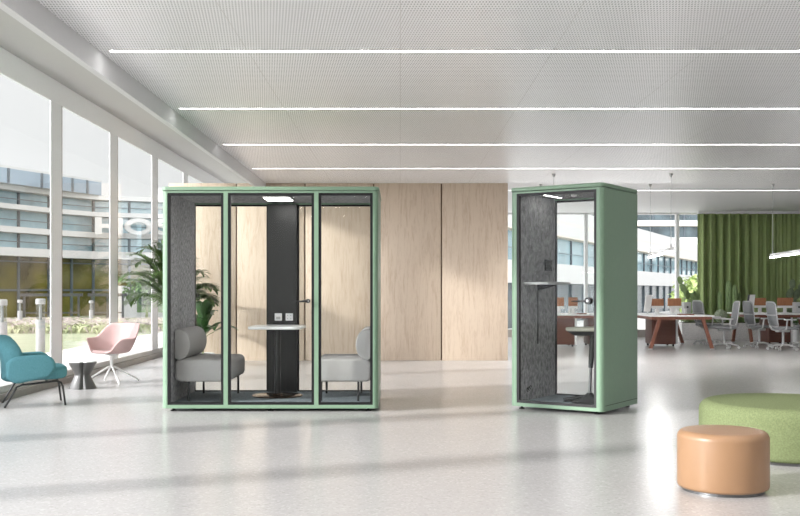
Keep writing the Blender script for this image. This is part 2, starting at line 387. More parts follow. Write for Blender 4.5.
# ------------------------------------------------------------ acoustic booths
def pod(name, label, W, D, H, loc, rz, mull, door_i, column=False):
    t = thing(name, label, 'office booth', loc, rz)
    x0, x1, y0, y1 = -W/2, W/2, -D/2, D/2
    S = .056 if mull else .072
    gi = 'green_shell'
    # side panels with rounded front corners
    for s in (-1, 1):
        r = .048; pts = []
        xo = s*W/2; xi = s*(W/2-S)
        pts.append((xi, y1)); pts.append((xi, y0))
        for k in range(9):
            a = R(90*k/8); pts.append((xo - s*r + s*r*math.sin(a), y0 + r - r*math.cos(a)))
        for k in range(7):
            a = R(90*k/6); pts.append((xo - s*.02 + s*.02*math.cos(a), y1 - .02 + .02*math.sin(a)))
        bm = bmesh.new(); prism(bm, pts, .032, H-.046); p = obj('side_panel', bm, gi, t, True)
        bm = bmesh.new(); box(bm, xo+s*.0005, xo-s*.01, y0+.055, y1-.02, .085, .09); obj('panel_joint', bm, 'black_frame', p)
        xf = s*(W/2-S-.015)
        B('felt_lining', 'grey_felt', min(xi, xf), max(xi, xf), y0+.045, y1-.045, .075, H-.056, t)
    # roof cap over a dark shadow gap
    bm = bmesh.new(); soft(bm, rrect(W+.016, D+.016, .06), H-.040, H, .009); obj('roof_cap', bm, gi, t, True)
    B('shadow_gap', 'black_rubber', x0+.012, x1-.012, y0+.012, y1-.012, H-.046, H-.042, t)
    for (ya, yb) in ((y0, y0+.05), (y1-.05, y1)):
        B('header_rail', gi, x0+S, x1-S, ya, yb, H-(.064 if ya == y0 else .074), H-.046, t)
        B('bottom_rail', gi, x0+S, x1-S, ya, yb, .032, .068, t)
    B('felt_ceiling', 'grey_felt', x0+S, x1-S, y0+.05, y1-.05, H-.056, H-.047, t)
    B('carpet_floor', 'carpet', x0+S, x1-S, y0+.05, y1-.05, .04, .075, t)
    # glazing
    xs = [x0+S] + [m for m in mull for _ in (0, 1)] + [x1-S]
    hw = .022
    for m in mull:
        B('green_upright', gi, m-hw, m+hw, y0-.002, y0+.05, .066, H-.062, t)
    edges = [x0+S] + sum([[m-hw, m+hw] for m in mull], []) + [x1-S]
    def framed(nm, xa, xb, ya, yb, za, zb, fw, fm, par):
        bm = bmesh.new(); box(bm, xa, xa+fw, ya, yb, za, zb); box(bm, xb-fw, xb, ya, yb, za, zb)
        box(bm, xa+fw, xb-fw, ya, yb, za, za+fw); box(bm, xa+fw, xb-fw, ya, yb, zb-fw, zb)
        p = obj(nm, bm, fm, par)
        B('glass_pane', 'pod_glass', xa+fw, xb-fw, (ya+yb)/2-.003, (ya+yb)/2+.003, za+fw, zb-fw, p)
        return p
    doors = None
    for i in range(len(edges)//2):
        xa, xb = edges[2*i]+.001, edges[2*i+1]-.001
        dr = (i == door_i)
        p = framed('door' if dr else 'front_window', xa, xb, y0+.004, y0+.044, .068, H-.064, .026, 'graphite_frame' if len(mull) == 0 else 'black_frame', t)
        if dr:
            doors = (p, xa, xb)
    # back glazing
    if column:
        cols = [(x0+S, -.190), (.145, x1-S)]
        B('service_column', 'black_gloss', -.190, .145, y1-.11, y1, .068, H-.074, t)
    else: cols = [(x0+S, x1-S)]
    for (xa, xb) in cols: framed('back_window', xa+.001, xb-.001, y1-.044, y1-.004, .068, H-.074, .018, 'black_frame', t)
    return t, doors
def pod_feet(t, spots):
    for (x, y) in spots:
        bm = bmesh.new(); lathe(bm, [(.030, 0), (.032, .006), (.016, .014), (.012, .018), (.012, .036)], x, y, 20); obj('foot', bm, 'black_rubber', t, True)

# big meeting booth
LW, LD = 2.208, 1.34
lx, ly = -1.3255, 10.2+LD/2
big, (door, dxa, dxb) = pod('meeting_booth', 'wide sage green glass booth with two grey benches inside, in front of oak wall', LW, LD, 2.295, (lx, ly, 0), 0, [-.4525, .4715], 1, True)
pod_feet(big, [(-1.0, -.60), (0, -.60), (1.0, -.60), (-1.0, .6), (0, .6), (1.0, .6)])
def handle(par, x, y, z, s=1):
    bm = bmesh.new()
    tube(bm, [(x, y+.03, z), (x, y-.045, z)], .022, 16); tube(bm, [(x, y-.04, z), (x-.07*s, y-.05, z-.004)], .015, 10, r1=.009)
    tube(bm, [(x-.07*s, y-.05, z-.004), (x-.16*s, y-.05, z-.004)], .009, 8, r1=.006)
    h = obj('door_handle', bm, 'black_metal', par, True)
    bm = bmesh.new(); lathe(bm, [(.013, 0), (.013, .004)], 0, 0, 20)
    for v in bm.verts: v.co = Vector((x + v.co.x, y-.046 - v.co.z, z + v.co.y))
    obj('lock_barrel', bm, 'chrome', h, True)
handle(door, dxb-.06, -LD/2, 1.128)
for k, x in enumerate((-1.39-lx, -1.265-lx)):
    bm = bmesh.new(); box(bm, x-.042, x+.042, LD/2-.122, LD/2-.110, .89, .974, .004)
    p = obj('power_outlet', bm, 'bright_white', big, True)
    bm = bmesh.new()
    if k == 0: box(bm, x-.024, x+.024, LD/2-.1235, LD/2-.121, .905, .935)
    if k == 0: obj('outlet_socket', bm, 'grey_plastic', p)
    else:
        bm.free()
        for dx in (-.018, .018):
            for dz in (-.018, .018): B('outlet_socket', 'grey_plastic', x+dx-.005, x+dx+.005, LD/2-.1235, LD/2-.121, .932+dz-.006, .932+dz+.006, p)
bm = bmesh.new(); box(bm, -1.47-lx, -1.17-lx, -.24, .17, 2.225, 2.239, .003); fl = obj('ceiling_lamp', bm, 'white_metal', big, True)
B('lamp_diffuser', 'pod_lamp', -1.455-lx, -1.185-lx, -.225, .155, 2.221, 2.2255, fl)

# table in the booth
t = thing('pedestal_table', 'small white topped table on black column between two grey benches in wide booth', 'table', (-1.348, 11.0, .075))
bm = bmesh.new(); soft(bm, rrect(.58, .70, .12), .742, .772, .010); obj('tabletop', bm, 'white_top', t, True)
bm = bmesh.new(); lathe(bm, [(.036, .012), (.036, .745)], 0, 0, 28); obj('column', bm, 'black_gloss', t, True)
bm = bmesh.new(); lathe(bm, [(.275, 0), (.278, .008), (.27, .013), (.06, .017), (.05, .03)], 0, 0, 56); obj('base_plate', bm, 'copper_base', t, True)

# benches
def bench(label, x, s):
    t = thing('padded_bench', label, 'sofa', (x, 10.88, .075), 0, 'grey benches inside the wide booth')
    # local: u from wall (0) outwards (s direction), length in y
    bm = bmesh.new(); soft(bm, rrect(.60, .235, .06, 6, .30, .325), -.47, .47, .045, lambda u, v, z: (s*u, z, v)); obj('seat', bm, 'grey_fabric', t, True)
    pts = []
    for k in range(25):
        a = -PI/2 + PI*k/24
        pts.append((.03 + .135*math.cos(a)**.8 if math.cos(a) > 0 else .03, .597 + .16*math.sin(a)))
    pts += [(.004, .74), (.004, .46)]
    bm = bmesh.new(); soft(bm, pts, -.46, .46, .012, lambda u, v, z: (s*u, z, v), 3); obj('backrest', bm, 'grey_fabric', t, True)
    for u in (.14, .53):
        for y in (-.40, .40):
            bm = bmesh.new(); tube(bm, [(s*u, y, 0), (s*u, y, .215)], .0125, 10); obj('leg', bm, 'black_metal', t, True)
bench('grey padded bench against left felt wall of the wide booth', lx-LW/2+.075, 1)
bench('grey padded bench at right end of the wide booth', lx+LW/2-.075, -1)

# phone booth
th = R(34); ex = Vector((math.cos(th), -math.sin(th))); ey = Vector((math.sin(th), math.cos(th)))
PW, PD = 1.03, .95
pc = Vector((2.008, 9.88)) - ex*PW/2 + ey*PD/2
small, (sdoor, sxa, sxb) = pod('phone_booth', 'narrow sage green single person booth turned at an angle with grey felt inside', PW, PD, 2.305, (pc.x, pc.y, 0), -th, [], 0)
pod_feet(small, [(-.42, -.40), (.42, -.40), (-.42, .40), (.42, .40)])
def P(u, v): return (-PW/2+u, -PD/2+v)
bm = bmesh.new()
hx, hy = sxb-.075, -PD/2
tube(bm, [(hx, hy+.02, 1.132), (hx, hy-.05, 1.132)], .034, 20)
tube(bm, [(hx-.01, hy-.045, 1.132), (hx-.07, hy-.05, 1.128)], .016, 10, r1=.009); tube(bm, [(hx-.07, hy-.05, 1.128), (hx-.17, hy-.05, 1.128)], .009, 8, r1=.006)
h = obj('door_handle', bm, 'black_metal', sdoor, True)
bm = bmesh.new(); lathe(bm, [(.012, 0), (.012, .004)], 0, 0, 20)
for v in bm.verts: v.co = Vector((hx + v.co.x, hy-.05 - v.co.z, 1.132 + v.co.y))
obj('lock_barrel', bm, 'chrome', h, True)
# shelf on the left felt wall
WI = .087
sx0, _ = P(WI, 0)
bm = bmesh.new()
pts = [(WI, .14), (WI+.20, .14), (WI+.26, .17), (WI+.29, .23), (WI+.29, .66), (WI+.26, .72), (WI+.20, .75), (WI, .75)]
prism(bm, [P(*p) for p in pts], 1.298, 1.325); s_ = obj('shelf', bm, 'light_grey_plastic', small)
bm = bmesh.new(); prism(bm, [(0, 1.298), (.20, 1.298), (.20, 1.283), (0, 1.225)], .455, .475, lambda u, v, z: (P(WI+u, z)[0], P(WI+u, z)[1], v)); obj('shelf_bracket', bm, 'black_metal', s_)
a = P(WI, .465); B('cable_channel', 'black_metal', a[0], a[0]+.006, a[1]-.006, a[1]+.006, .66, 1.225, small)
a = P(WI, .63); b = P(WI, .80)
bm = bmesh.new(); box(bm, a[0], a[0]+.012, a[1], b[1], 1.45, 1.575, .005); pn = obj('control_panel', bm, 'dark_plastic', small, True)
a = P(WI, .765); bm = bmesh.new(); lathe(bm, [(.009, 0), (.009, .004)], 0, 0, 14)
for v in bm.verts: v.co = Vector((a[0]+.012+v.co.z, a[1]+v.co.x, 1.51+v.co.y))
obj('panel_button', bm, 'grey_plastic', pn, True)
# small script emblem by the floor
a = P(WI, .26); bm = bmesh.new()
for k in range(3):
    tube(bm, [(a[0]+.003, a[1]-.04+.035*k+.012*math.cos(q)*1.2, .185+.01*k+.02*math.sin(q)) for q in [j*PI/5 for j in range(9)]], .0045, 6)
obj('emblem', bm, 'black_rubber', small, True)
a = P(.245, .24); bm = bmesh.new(); box(bm, a[0]-.012, a[0]+.012, a[1], a[1]+.48, 2.243, 2.249); fl = obj('ceiling_lamp', bm, 'white_metal', small)
B('lamp_diffuser', 'pod_lamp', a[0]-.010, a[0]+.010, a[1]+.005, a[1]+.475, 2.241, 2.2435, fl)
a = P(.50, .487); bm = bmesh.new(); lathe(bm, [(.015, 2.225), (.03, 2.233), (.034, 2.249)], a[0], a[1], 20); obj('motion_sensor', bm, 'white_metal', small, True)
# leaning stool
sp = Vector((1.965, 10.36))
t = thing('leaning_stool', 'black saddle stool with beige seat standing inside narrow booth', 'stool', (sp.x, sp.y, .075), R(-10))
pts = []
for k in range(36):
    a = 2*PI*k/36; pts.append((.22*math.cos(a)*(.85 if math.cos(a) > 0 else 1.12), .17*math.sin(a)*(1+.25*math.cos(a))))
bm = bmesh.new(); soft(bm, pts, .737, .78, .02, lambda u, v, z: (u, v, z + .035*(u+.25) - .3*v*v))
obj('seat', bm, 'stool_fabric', t, True)
bm = bmesh.new(); soft(bm, [(u*.93, v*.9) for u, v in pts], .69, .748, .045, lambda u, v, z: (u*(1 if z > .73 else .8), v*(1 if z > .73 else .8), z + .035*(u+.25) - .3*v*v))
obj('seat_shell', bm, 'dark_plastic', t, True)
bm = bmesh.new(); tube(bm, [(.035, 0, .71), (.01, 0, .36)], .034, 16, r1=.024); obj('upper_column', bm, 'dark_plastic', t, True)
bm = bmesh.new(); tube(bm, [(.012, 0, .38), (0, 0, .03)], .016, 14); obj('gas_lift', bm, 'dark_metal', t, True)
bm = bmesh.new(); lathe(bm, [(.19, 0), (.195, .006), (.18, .016), (.10, .045), (.04, .085), (.03, .10)], 0, 0, 40); tube(bm, [(-.05, 0, .05), (-.27, 0, .022)], .03, 8, r1=.02); obj('base', bm, 'dark_plastic', t, True)

# ------------------------------------------------------------ ottomans
def ottoman(label, x, y, r, h, fab, bev):
    t = thing('ottoman', label, 'pouf', (x, y, 0))
    prof = [(r*.6, .018)] + [(r-bev*.5*(1-math.sin(PI/2*k/4)), .018+bev*.5*(1-math.cos(PI/2*k/4))) for k in range(5)]
    prof += [(r-bev*(1-math.cos(PI/2*k/8)), h-bev*(1-math.sin(PI/2*k/8))) for k in range(9)] + [(r*.5, h+.004), (.02, h+.006)]
    bm = bmesh.new(); lathe(bm, prof, 0, 0, 96); obj('cushion', bm, fab, t, True)
    bm = bmesh.new(); lathe(bm, [(r-.03, 0), (r-.03, .018)], 0, 0, 72); obj('base_ring', bm, 'dark_metal', t, True)
ottoman('small round tan leather pouf in the right foreground', 2.005, 6.21, .275, .372, 'tan_leather', .045)
ottoman('large round light green fabric pouf behind the tan pouf', 2.97, 7.62, .665, .395, 'green_fabric', .08)

# ------------------------------------------------------------ lounge corner
# teal lounge chair (local +X is forward)
t = thing('lounge_chair', 'teal fabric lounge chair with black metal legs at left by the windows', 'armchair', (-3.98, 10.88, 0), R(24))
def arc(cx, cy, rx, ry, a0, a1, n): return [(cx+rx*math.cos(R(a0+(a1-a0)*i/n)), cy+ry*math.sin(R(a0+(a1-a0)*i/n))) for i in range(n+1)]
bm = bmesh.new(); soft(bm, [(u, v) for u, v in rrect(.60, .56, .16, 8, .03, 0)], .285, .425, .05, lambda u, v, z: (u, v, z - .04*(-u+.3)*.6)); obj('seat_cushion', bm, 'teal_fabric', t, True)
for s in (-1, 1):
    pts = arc(.065, .425, .13, .125, -90, 90, 12) + arc(-.17, .44, .13, .11, 90, 180, 8) + arc(-.17, .36, .13, .10, 180, 270, 8)
    bm = bmesh.new(); soft(bm, pts, -.055, .055, .045, lambda u, v, z: (u, s*(.30 + z + .05*max(0, u+.1)) - s*.09*max(0, -u-.12), v + .035*(u)))
    obj('armrest', bm, 'teal_fabric', t, True)
pts = arc(0, .56, .30, .20, 0, 180, 20) + arc(0, .38, .32, .13, 180, 360, 20)
bm = bmesh.new(); soft(bm, pts, -.055, .055, .05, lambda u, v, z: (-.25 + z*1.8 - .20*(v-.35) + .9*u*u, u, v)); obj('backrest', bm, 'teal_fabric', t, True)
for s in (-1, 1):
    bm = bmesh.new(); tube(bm, [(.30, s*.245, 0), (.275, s*.235, .20), (.255, s*.232, .245), (.21, s*.23, .262), (-.14, s*.23, .232), (-.19, s*.232, .21), (-.31, s*.25, 0)], .011, 12)
    obj('leg', bm, 'black_metal', t, True)
bm = bmesh.new(); tube(bm, [(.12, -.23, .255), (.12, .23, .255)], .009, 8); tube(bm, [(-.12, -.23, .238), (-.12, .23, .238)], .009, 8); obj('crossbar', bm, 'black_metal', t, True)

# side table
t = thing('side_table', 'dark grey hourglass side table with white top between the two chairs', 'side table', (-4.0, 12.60, 0))
lb = lambda a: .22*min(1, abs(math.cos(2*a+.95))*2.2)**.7-.18
bm = bmesh.new(); lathe(bm, [(.172, 0), (.168, .008), (.098, .155), (.094, .175), (.098, .19), (.168, .325), (.172, .335)], 0, 0, 160, lobe=lb); obj('body', bm, 'table_grey', t, True)
bm = bmesh.new(); lathe(bm, [(.170, .335), (.170, .346)], 0, 0, 160, lobe=lb); obj('tabletop', bm, 'white_top', t, True)

# pink swivel chair (local +X forward)
t = thing('swivel_chair', 'pink shell chair on white four star base by the windows', 'armchair', (-3.87, 13.42, 0), math.atan2(-.90, -.42))
def sstep(a, b, x): x = max(0, min(1, (x-a)/(b-a))); return x*x*(3-2*x)
bm = bmesh.new(); N = 48; rings = []
levels = [(0.05, 0, .0), (.6, 0, .0), (.9, .0, .012), (1.0, .0, .04), (1.0, .35, 0), (1.0, .7, 0), (1.0, 1.0, 0)]
for (rf, hf, dz) in levels:
    ring = []
    for k in range(N):
        a = 2*PI*k/N; dv = min(a, 2*PI-a)      # dv: angle from forward (0..pi), back = pi
        back = dv
        rim = .455 + (.64-.455)*sstep(R(28), R(62), back) + (.835-.64)*sstep(R(100), R(142), back)
        rr = .225 + .0*back
        flare = (.035 + .05*sstep(R(30), R(70), back) + .03*sstep(R(110), R(150), back))
        z = .40 + dz + hf*(rim-.44)
        rad = rf*rr + flare*hf
        ring.append(bm.verts.new((rad*math.cos(a)*1.02 - .06*max(0, hf*(rim-.64))*5*.3, rad*math.sin(a)*1.13, z)))
    rings.append(ring)
for i in range(len(rings)-1):
    for k in range(N): bm.faces.new((rings[i][k], rings[i][(k+1) % N], rings[i+1][(k+1) % N], rings[i+1][k]))
bm.faces.new(rings[0])
o = obj('shell', bm, 'pink_fabric', t, True); md = o.modifiers.new('solid', 'SOLIDIFY'); md.thickness = .022; md.offset = 0
md = o.modifiers.new('sub', 'SUBSURF'); md.levels = 1; md.render_levels = 1
bm = bmesh.new(); lathe(bm, [(.03, .30), (.03, .36), (.10, .375), (.10, .388)], 0, 0, 20); obj('swivel_plate', bm, 'white_metal', t, True)
bm = bmesh.new(); tube(bm, [(0, 0, .19), (0, 0, .33)], .021, 16); obj('column', bm, 'white_metal', t, True)
for k in range(4):
    a = R(90*k) + math.atan2(-.32, .19) - math.atan2(-.90, -.42)
    bm = bmesh.new(); tube(bm, [(.0, 0, .215), (.05*math.cos(a), .05*math.sin(a), .205), (.36*math.cos(a), .36*math.sin(a), .026), (.37*math.cos(a), .37*math.sin(a), .0)], .017, 10, r1=.009); obj('leg', bm, 'white_metal', t, True)

# ------------------------------------------------------------ plants
def leaf(bm, base, d, up, L, W_, droop, n=6, fold=.25):
    """a blade from base along d, bending down"""
    d = d.normalized(); side = d.cross(up).normalized(); prev = None; p = base.copy()
    for i in range(n+1):
        f = i/n; wdt = W_*math.sin(PI*min(1, max(.02, f*.96+.03)))**.7 * .5
        dd = (d - Vector((0, 0, droop*f*f*1.3))).normalized()
        if i: p = p + dd*(L/n)
        nn = dd.cross(side).normalized()*(-1)
        c = bm.verts.new(p); l = bm.verts.new(p + side*wdt + nn*wdt*fold); r = bm.verts.new(p - side*wdt + nn*wdt*fold)
        if prev:
            bm.faces.new((prev[0], c, l, prev[1])); bm.faces.new((prev[0], prev[2], r, c))
        prev = (c, l, r)
def frond(par, base, az, elev, L, droop, rnd, nl=26, lw=.03, ll=.36, ms='palm_leaf'):
    d = Vector((math.cos(az)*math.cos(elev), math.sin(az)*math.cos(elev), math.sin(elev)))
    pts = [base.copy()]; dirs = [d.copy()]; n = 14; p = base.copy()
    for i in range(n):
        f = (i+1)/n; dd = (d - Vector((0, 0, droop*f*f))).normalized(); p = p + dd*L/n; pts.append(p.copy()); dirs.append(dd)
    bm = bmesh.new(); tube(bm, pts, .007, 6, r1=.002); st = None
    for j in range(nl):
        f = .22 + .78*j/nl; q = f*n; i = min(n-1, int(q)); pp = pts[i].lerp(pts[i+1], q-i); dd = dirs[min(n, i+1)]
        sd_ = dd.cross(Vector((0, 0, 1))).normalized()
        for s in (-1, 1):
            l_ = ll*(.55+.9*math.sin(PI*min(.98, f**1.2)))*.75*(.9+.2*rnd.random())
            leaf(bm, pp, sd_*s*.9 + dd*.75 + Vector((0, 0, .12+.2*rnd.random())), Vector((0, 0, 1)), l_, lw, .55, 4)
    return obj('frond', bm, ms, par)
rnd = random.Random(3)
t = thing('potted_palm', 'tall feathery palm in white pot behind left side of the wide booth', 'plant', (-3.68, 16.5, 0))
bm = bmesh.new(); lathe(bm, [(.15, 0), (.165, .02), (.21, .38), (.20, .40), (.185, .385)], 0, 0, 40); obj('pot', bm, 'bright_white', t, True)
bm = bmesh.new(); lathe(bm, [(.18, .36), (.18, .388)], 0, 0, 30); obj('soil', bm, 'soil', t)
for k in range(5):
    a = k*1.3; bm = bmesh.new(); tube(bm, [(.05*math.cos(a), .05*math.sin(a), .36), (.09*math.cos(a), .09*math.sin(a), .85)], .016, 8, r1=.009); obj('stem', bm, 'palm_stem', t, True)
for k in range(30):
    az = k*2.399+.4; el = R(86 - 52*(k/30)**.9)
    L = 1.1 - .3*(k/30) + .2*rnd.random()
    if math.sin(az) > .5: L *= .72
    if math.cos(az) > .3: L *= .72
    frond(t, Vector((.06*math.cos(az), .06*math.sin(az),   .86+.2*rnd.random())), az, el, L, .85+.5*rnd.random(), rnd)
def broad(par, n, base_z, Lr, Wr, seed, m='broad_leaf', spread=1.0, elmin=20, elmax=75):
    rn = random.Random(seed)
    for k in range(n):
        az = k*2.399+seed; el = R(elmin+(elmax-elmin)*rn.random()); sl = .14+.34*rn.random()
        d = Vector((math.cos(az)*math.cos(el), math.sin(az)*math.cos(el), math.sin(el)))
        b0 = Vector((0, 0, base_z)); b1 = b0 + d*sl*spread
        bm = bmesh.new(); tube(bm, [b0, b0.lerp(b1, .5)+Vector((0, 0, .02)), b1], .006, 6)
        leaf(bm, b1, Vector((d.x, d.y, d.z*.7)), Vector((0, 0, 1)), Lr*(.8+.4*rn.random()), Wr*(.8+.4*rn.random()), .8, 8, .3)
        obj('leaf', bm, m, par, True)
t = thing('potted_plant', 'broad leaved dark green plant in grey pot by the oak wall, seen through wide booth', 'plant', (-3.33, 16.9, 0))
bm = bmesh.new(); lathe(bm, [(.14, 0), (.19, .12), (.20, .17), (.185, .175), (.17, .16)], 0, 0, 36)
obj('pot', bm, 'grey_plastic', t, True)
bm = bmesh.new(); lathe(bm, [(.165, .14), (.165, .163)], 0, 0, 24); obj('soil', bm, 'soil', t)
bm = bmesh.new(); tube(bm, [(0, 0, .14), (.02, 0, .5)], .012, 8); obj('stem', bm, 'palm_stem', t, True)
broad(t, 20, .40, .38, .21, 4, elmin=32, elmax=85, spread=.8)

# ------------------------------------------------------------ pendants over the desks
def pendant(x1, y1, x0, y0, z, label):
    t = thing('pendant_light', label, 'pendant lamp', ((x0+x1)/2, (y0+y1)/2, z), 0, 'linear pendants over the desks')
    cx, cy = (x0+x1)/2, (y0+y1)/2
    d = Vector((x1-x0, y1-y0, 0)); L = d.length; d.normalize(); n = Vector((-d.y, d.x, 0)); a = Vector((x0-cx, y0-cy, 0)) - d*.12; b = Vector((x1-cx, y1-cy, 0)) + d*.12
    for nm, m, z0, z1, hw in (('housing', 'bright_white', .0, .06, .03), ('diffuser', 'pendant_glow', -.012, 0, .026)):
        bm = bmesh.new(); prism(bm, [tuple((a+n*hw)[:2]), tuple((b+n*hw)[:2]), tuple((b-n*hw)[:2]), tuple((a-n*hw)[:2])], z0, z1); obj(nm, bm, m, t)
    for (x, y, zt) in ((x0-cx, y0-cy, 3.12), (x1-cx, y1-cy, 3.262)):
        bm = bmesh.new(); tube(bm, [(x, y, .06), (x, y, .11)], .012, 8); tube(bm, [(x, y, .10), (x, y, zt-z-.03)], .004, 6); obj('cable', bm, 'brushed_metal', t)
        bm = bmesh.new(); lathe(bm, [(.012, zt-z-.05), (.03, zt-z-.01), (.03, zt-z)], x, y, 14); obj('ceiling_cup', bm, 'brushed_metal', t, True)
pendant(2.69, 19.1, 2.49, 16.2, 1.87, 'thin white pendant lamp on two cables above and behind the narrow booth')
pendant(4.78, 19.1, 4.39, 16.2, 1.87, 'thin white pendant lamp between narrow booth and green curtain')
pendant(7.12, 19.1, 6.70, 16.2, 1.87, 'thin white pendant lamp in front of the green curtain')

# ------------------------------------------------------------ desks
def desk(x0, x1, y0, y1, label, leg_axis='y', z=.715):
    t = thing('bench_desk', label, 'desk', ((x0+x1)/2, (y0+y1)/2, 0), 0, 'white desks with walnut trestle legs')
    hx, hy = (x1-x0)/2, (y1-y0)/2
    B('tabletop', 'white_top', -hx, hx, -hy, hy, z-.03, z, t, .004)
    bm = bmesh.new(); box(bm, -hx+.04, hx-.04, -hy+.06, -hy+.12, z-.09, z-.03); box(bm, -hx+.04, hx-.04, hy-.12, hy-.06, z-.09, z-.03)
    box(bm, -hx+.04, -hx+.10, -hy+.12, hy-.12, z-.09, z-.03); box(bm, hx-.10, hx-.04, -hy+.12, hy-.12, z-.09, z-.03); obj('under_frame', bm, 'walnut_wood', t)
    if leg_axis == 'x':   # trestles splayed in x, seen from the end
        sets = [(s*(hx-.22), s*(hx-.02), yy) for yy in (-hy+.10, hy-.10) for s in (-1, 1)]
        for (xt, xb, yy) in sets:
            bm = bmesh.new(); prism(bm, [(xt-.035, z-.06), (xt+.035, z-.06), (xb+.035, .012), (xb-.035, .012)], yy-.03, yy+.03, lambda u, v, q: (u, q, v)); l = obj('leg', bm, 'walnut_wood', t)
            B('leg_cap', 'brushed_metal', xb-.038, xb+.038, yy-.033, yy+.033, 0, .025, l)
    else:
        for xx in (-hx+.12, hx-.12):
            for s in (-1, 1):
                yt, yb = s*(hy-.30), s*(hy-.06)
                bm = bmesh.new(); prism(bm, [(yt-.035, z-.06), (yt+.035, z-.06), (yb+.035, .012), (yb-.035, .012)], xx-.03, xx+.03, lambda u, v, q: (q, u, v)); l = obj('leg', bm, 'walnut_wood', t)
                B('leg_cap', 'brushed_metal', xx-.033, xx+.033, yb-.038, yb+.038, 0, .025, l)
    return t
desk(2.6, 4.55, 21.6, 22.9, 'white desk seen through the narrow booth')
desk(5.19, 6.52, 20.72, 23.1, 'white trestle desk with end frame facing the room, right of narrow booth', 'x')
desk(7.75, 9.15, 22.3, 23.7, 'white desk before the planter, behind the middle grey chairs')
desk(9.22, 10.8, 21.7, 23.1, 'white desk at right edge in front of the curtain', 'x')
def pedestal(x, y, w_, label, z=.62):
    t = thing('drawer_pedestal', label, 'cabinet', (x, y, 0))
    B('body', 'brown_panel', -w_/2, w_/2, -.3, .3, .05, z, t, .004)
    B('side_panel', 'white_paint', w_/2, w_/2+.05, -.29, .3, .05, z, t)
    for k in range(3): 
        d = B('drawer', 'brown_panel', -w_/2+.02, w_/2-.02, -.315, -.3, .07+k*(z-.09)/3, .055+(k+1)*(z-.09)/3, t)
    for sx in (-1, 1):
        for sy in (-1, 1):
            bm = bmesh.new(); tube(bm, [(sx*(w_/2-.04), sy*.24-.008, .025), (sx*(w_/2-.04), sy*.24+.008, .025)], .025, 12); box(bm, sx*(w_/2-.04)-.01, sx*(w_/2-.04)+.01, sy*.24-.01, sy*.24+.01, .04, .05); obj('caster', bm, 'black_rubber', t)
pedestal(3.52, 22.05, .56, 'brown drawer cabinet under desk, seen through the narrow booth')
pedestal(5.78, 22.2, .52, 'brown drawer cabinet under the trestle desk right of narrow booth')
pedestal(8.62, 23.0, .5, 'brown drawer cabinet under desk behind middle grey chairs')
pedestal(3.98+.25, 22.2, .2, 'narrow cabinet right of the brown cabinet seen through the narrow booth')
pedestal(9.75, 22.6, .3, 'narrow brown cabinet under the right edge desk', .60)

def monitor(x, y, z, w_, h_, label, m='orange_wood', rz=0):
    t = thing('desk_monitor', label, 'monitor', (x, y, z), rz, 'orange backed screens on the desks')
    B('back_panel', m, -w_/2, w_/2, -.012, .012, .17, .17+h_, t, .003)
    B('chin', 'white_metal', -w_/2, w_/2, -.014, .014, .115, .168, t)
    B('stand', 'white_metal', -.035, .035, .0, .03, .012, .12, t); B('foot', 'white_metal', -.09, .09, -.07, .08, 0, .012, t)
Z = .715
monitor(3.53, 22.2, Z, .22, .19, 'orange backed screen leftmost on desk seen through narrow booth')
monitor(3.84, 22.2, Z, .20, .19, 'second orange backed screen on desk seen through narrow booth')
monitor(5.77, 22.4, Z, .27, .16, 'left orange backed screen on trestle desk beside narrow booth')
monitor(6.12, 22.3, Z, .30, .17, 'right orange backed screen on trestle desk beside narrow booth')
monitor(8.32, 23.1, Z, .26, .17, 'left orange backed screen in front of the green curtain')
monitor(8.78, 22.8, Z, .36, .18, 'right orange backed screen in front of the green curtain')
def slab(x, y, z, label, black=True):
    t = thing('tilted_monitor', label, 'monitor', (x, y, z), R(20))
    bm = bmesh.new(); prism(bm, [(-.10, .05), (.06, .05), (.12, .42), (-.04, .42)], -.012, .012, lambda u, v, q: (u, q, v)); obj('screen', bm, 'white_metal', t)
    if black:
        bm = bmesh.new(); prism(bm, [(-.13, .05), (-.10, .05), (-.04, .42), (-.07, .42)], -.02, .012, lambda u, v, q: (u, q, v)); obj('display_edge', bm, 'black_gloss', t)
    bm = bmesh.new(); tube(bm, [(0, .01, .01), (0, .01, .16)], .014, 10); lathe(bm, [(.09, 0), (.09, .012)], 0, .03, 24); obj('stand', bm, 'white_metal', t, True)
slab(5.40, 21.8, Z, 'tall white screen edge leaning beside the narrow booth on the trestle desk', False)
slab(8.05, 22.95, Z, 'white leaning screen with black edge in front of the green curtain')
def cup(x, y, r, h, label, m='white_metal'):
    bm = bmesh.new(); lathe(bm, [(r*.85, 0), (r, h), (r*.85, h), (r*.75, .01)], 0, 0, 20); o = obj('pencil_cup', bm, m, None, True, (x, y, Z)); tag(o, label, 'cup', 'small pots on the desks')
cup(5.62, 21.9, .04, .10, 'white pot under the left orange screen on trestle desk'); cup(5.94, 21.9, .035, .13, 'slim white pot between the two orange screens on trestle desk')
cup(6.28, 22.0, .03, .12, 'white pot just right of the right orange screen'); cup(3.70, 21.85, .03, .12, 'white pot between the orange screens seen through narrow booth')
cup(6.02, 21.7, .05, .06, 'low white bowl like pot before the right orange screen')
for (x, y, lab) in ((6.50, 22.7, 'grey upright file box on trestle desk next to the cactus'), (9.02, 22.7, 'grey upright file box on desk at the right near curtain')):
    t = thing('file_box', lab, 'box', (x, y, Z)); B('body', 'grey_plastic', -.08, .08, -.1, .1, 0, .25, t, .006); B('label_slot', 'dark_plastic', -.02, .02, -.104, -.1, .12, .16, t)
def booklet(x, y, w_, d_, label, m): tag(B('notebook', m, x-w_/2, x+w_/2, y-d_/2, y+d_/2, Z, Z+.022), label, 'notebook')
booklet(6.0, 21.0, .30, .22, 'brown leather notebook on front edge of the trestle desk', 'walnut_wood')
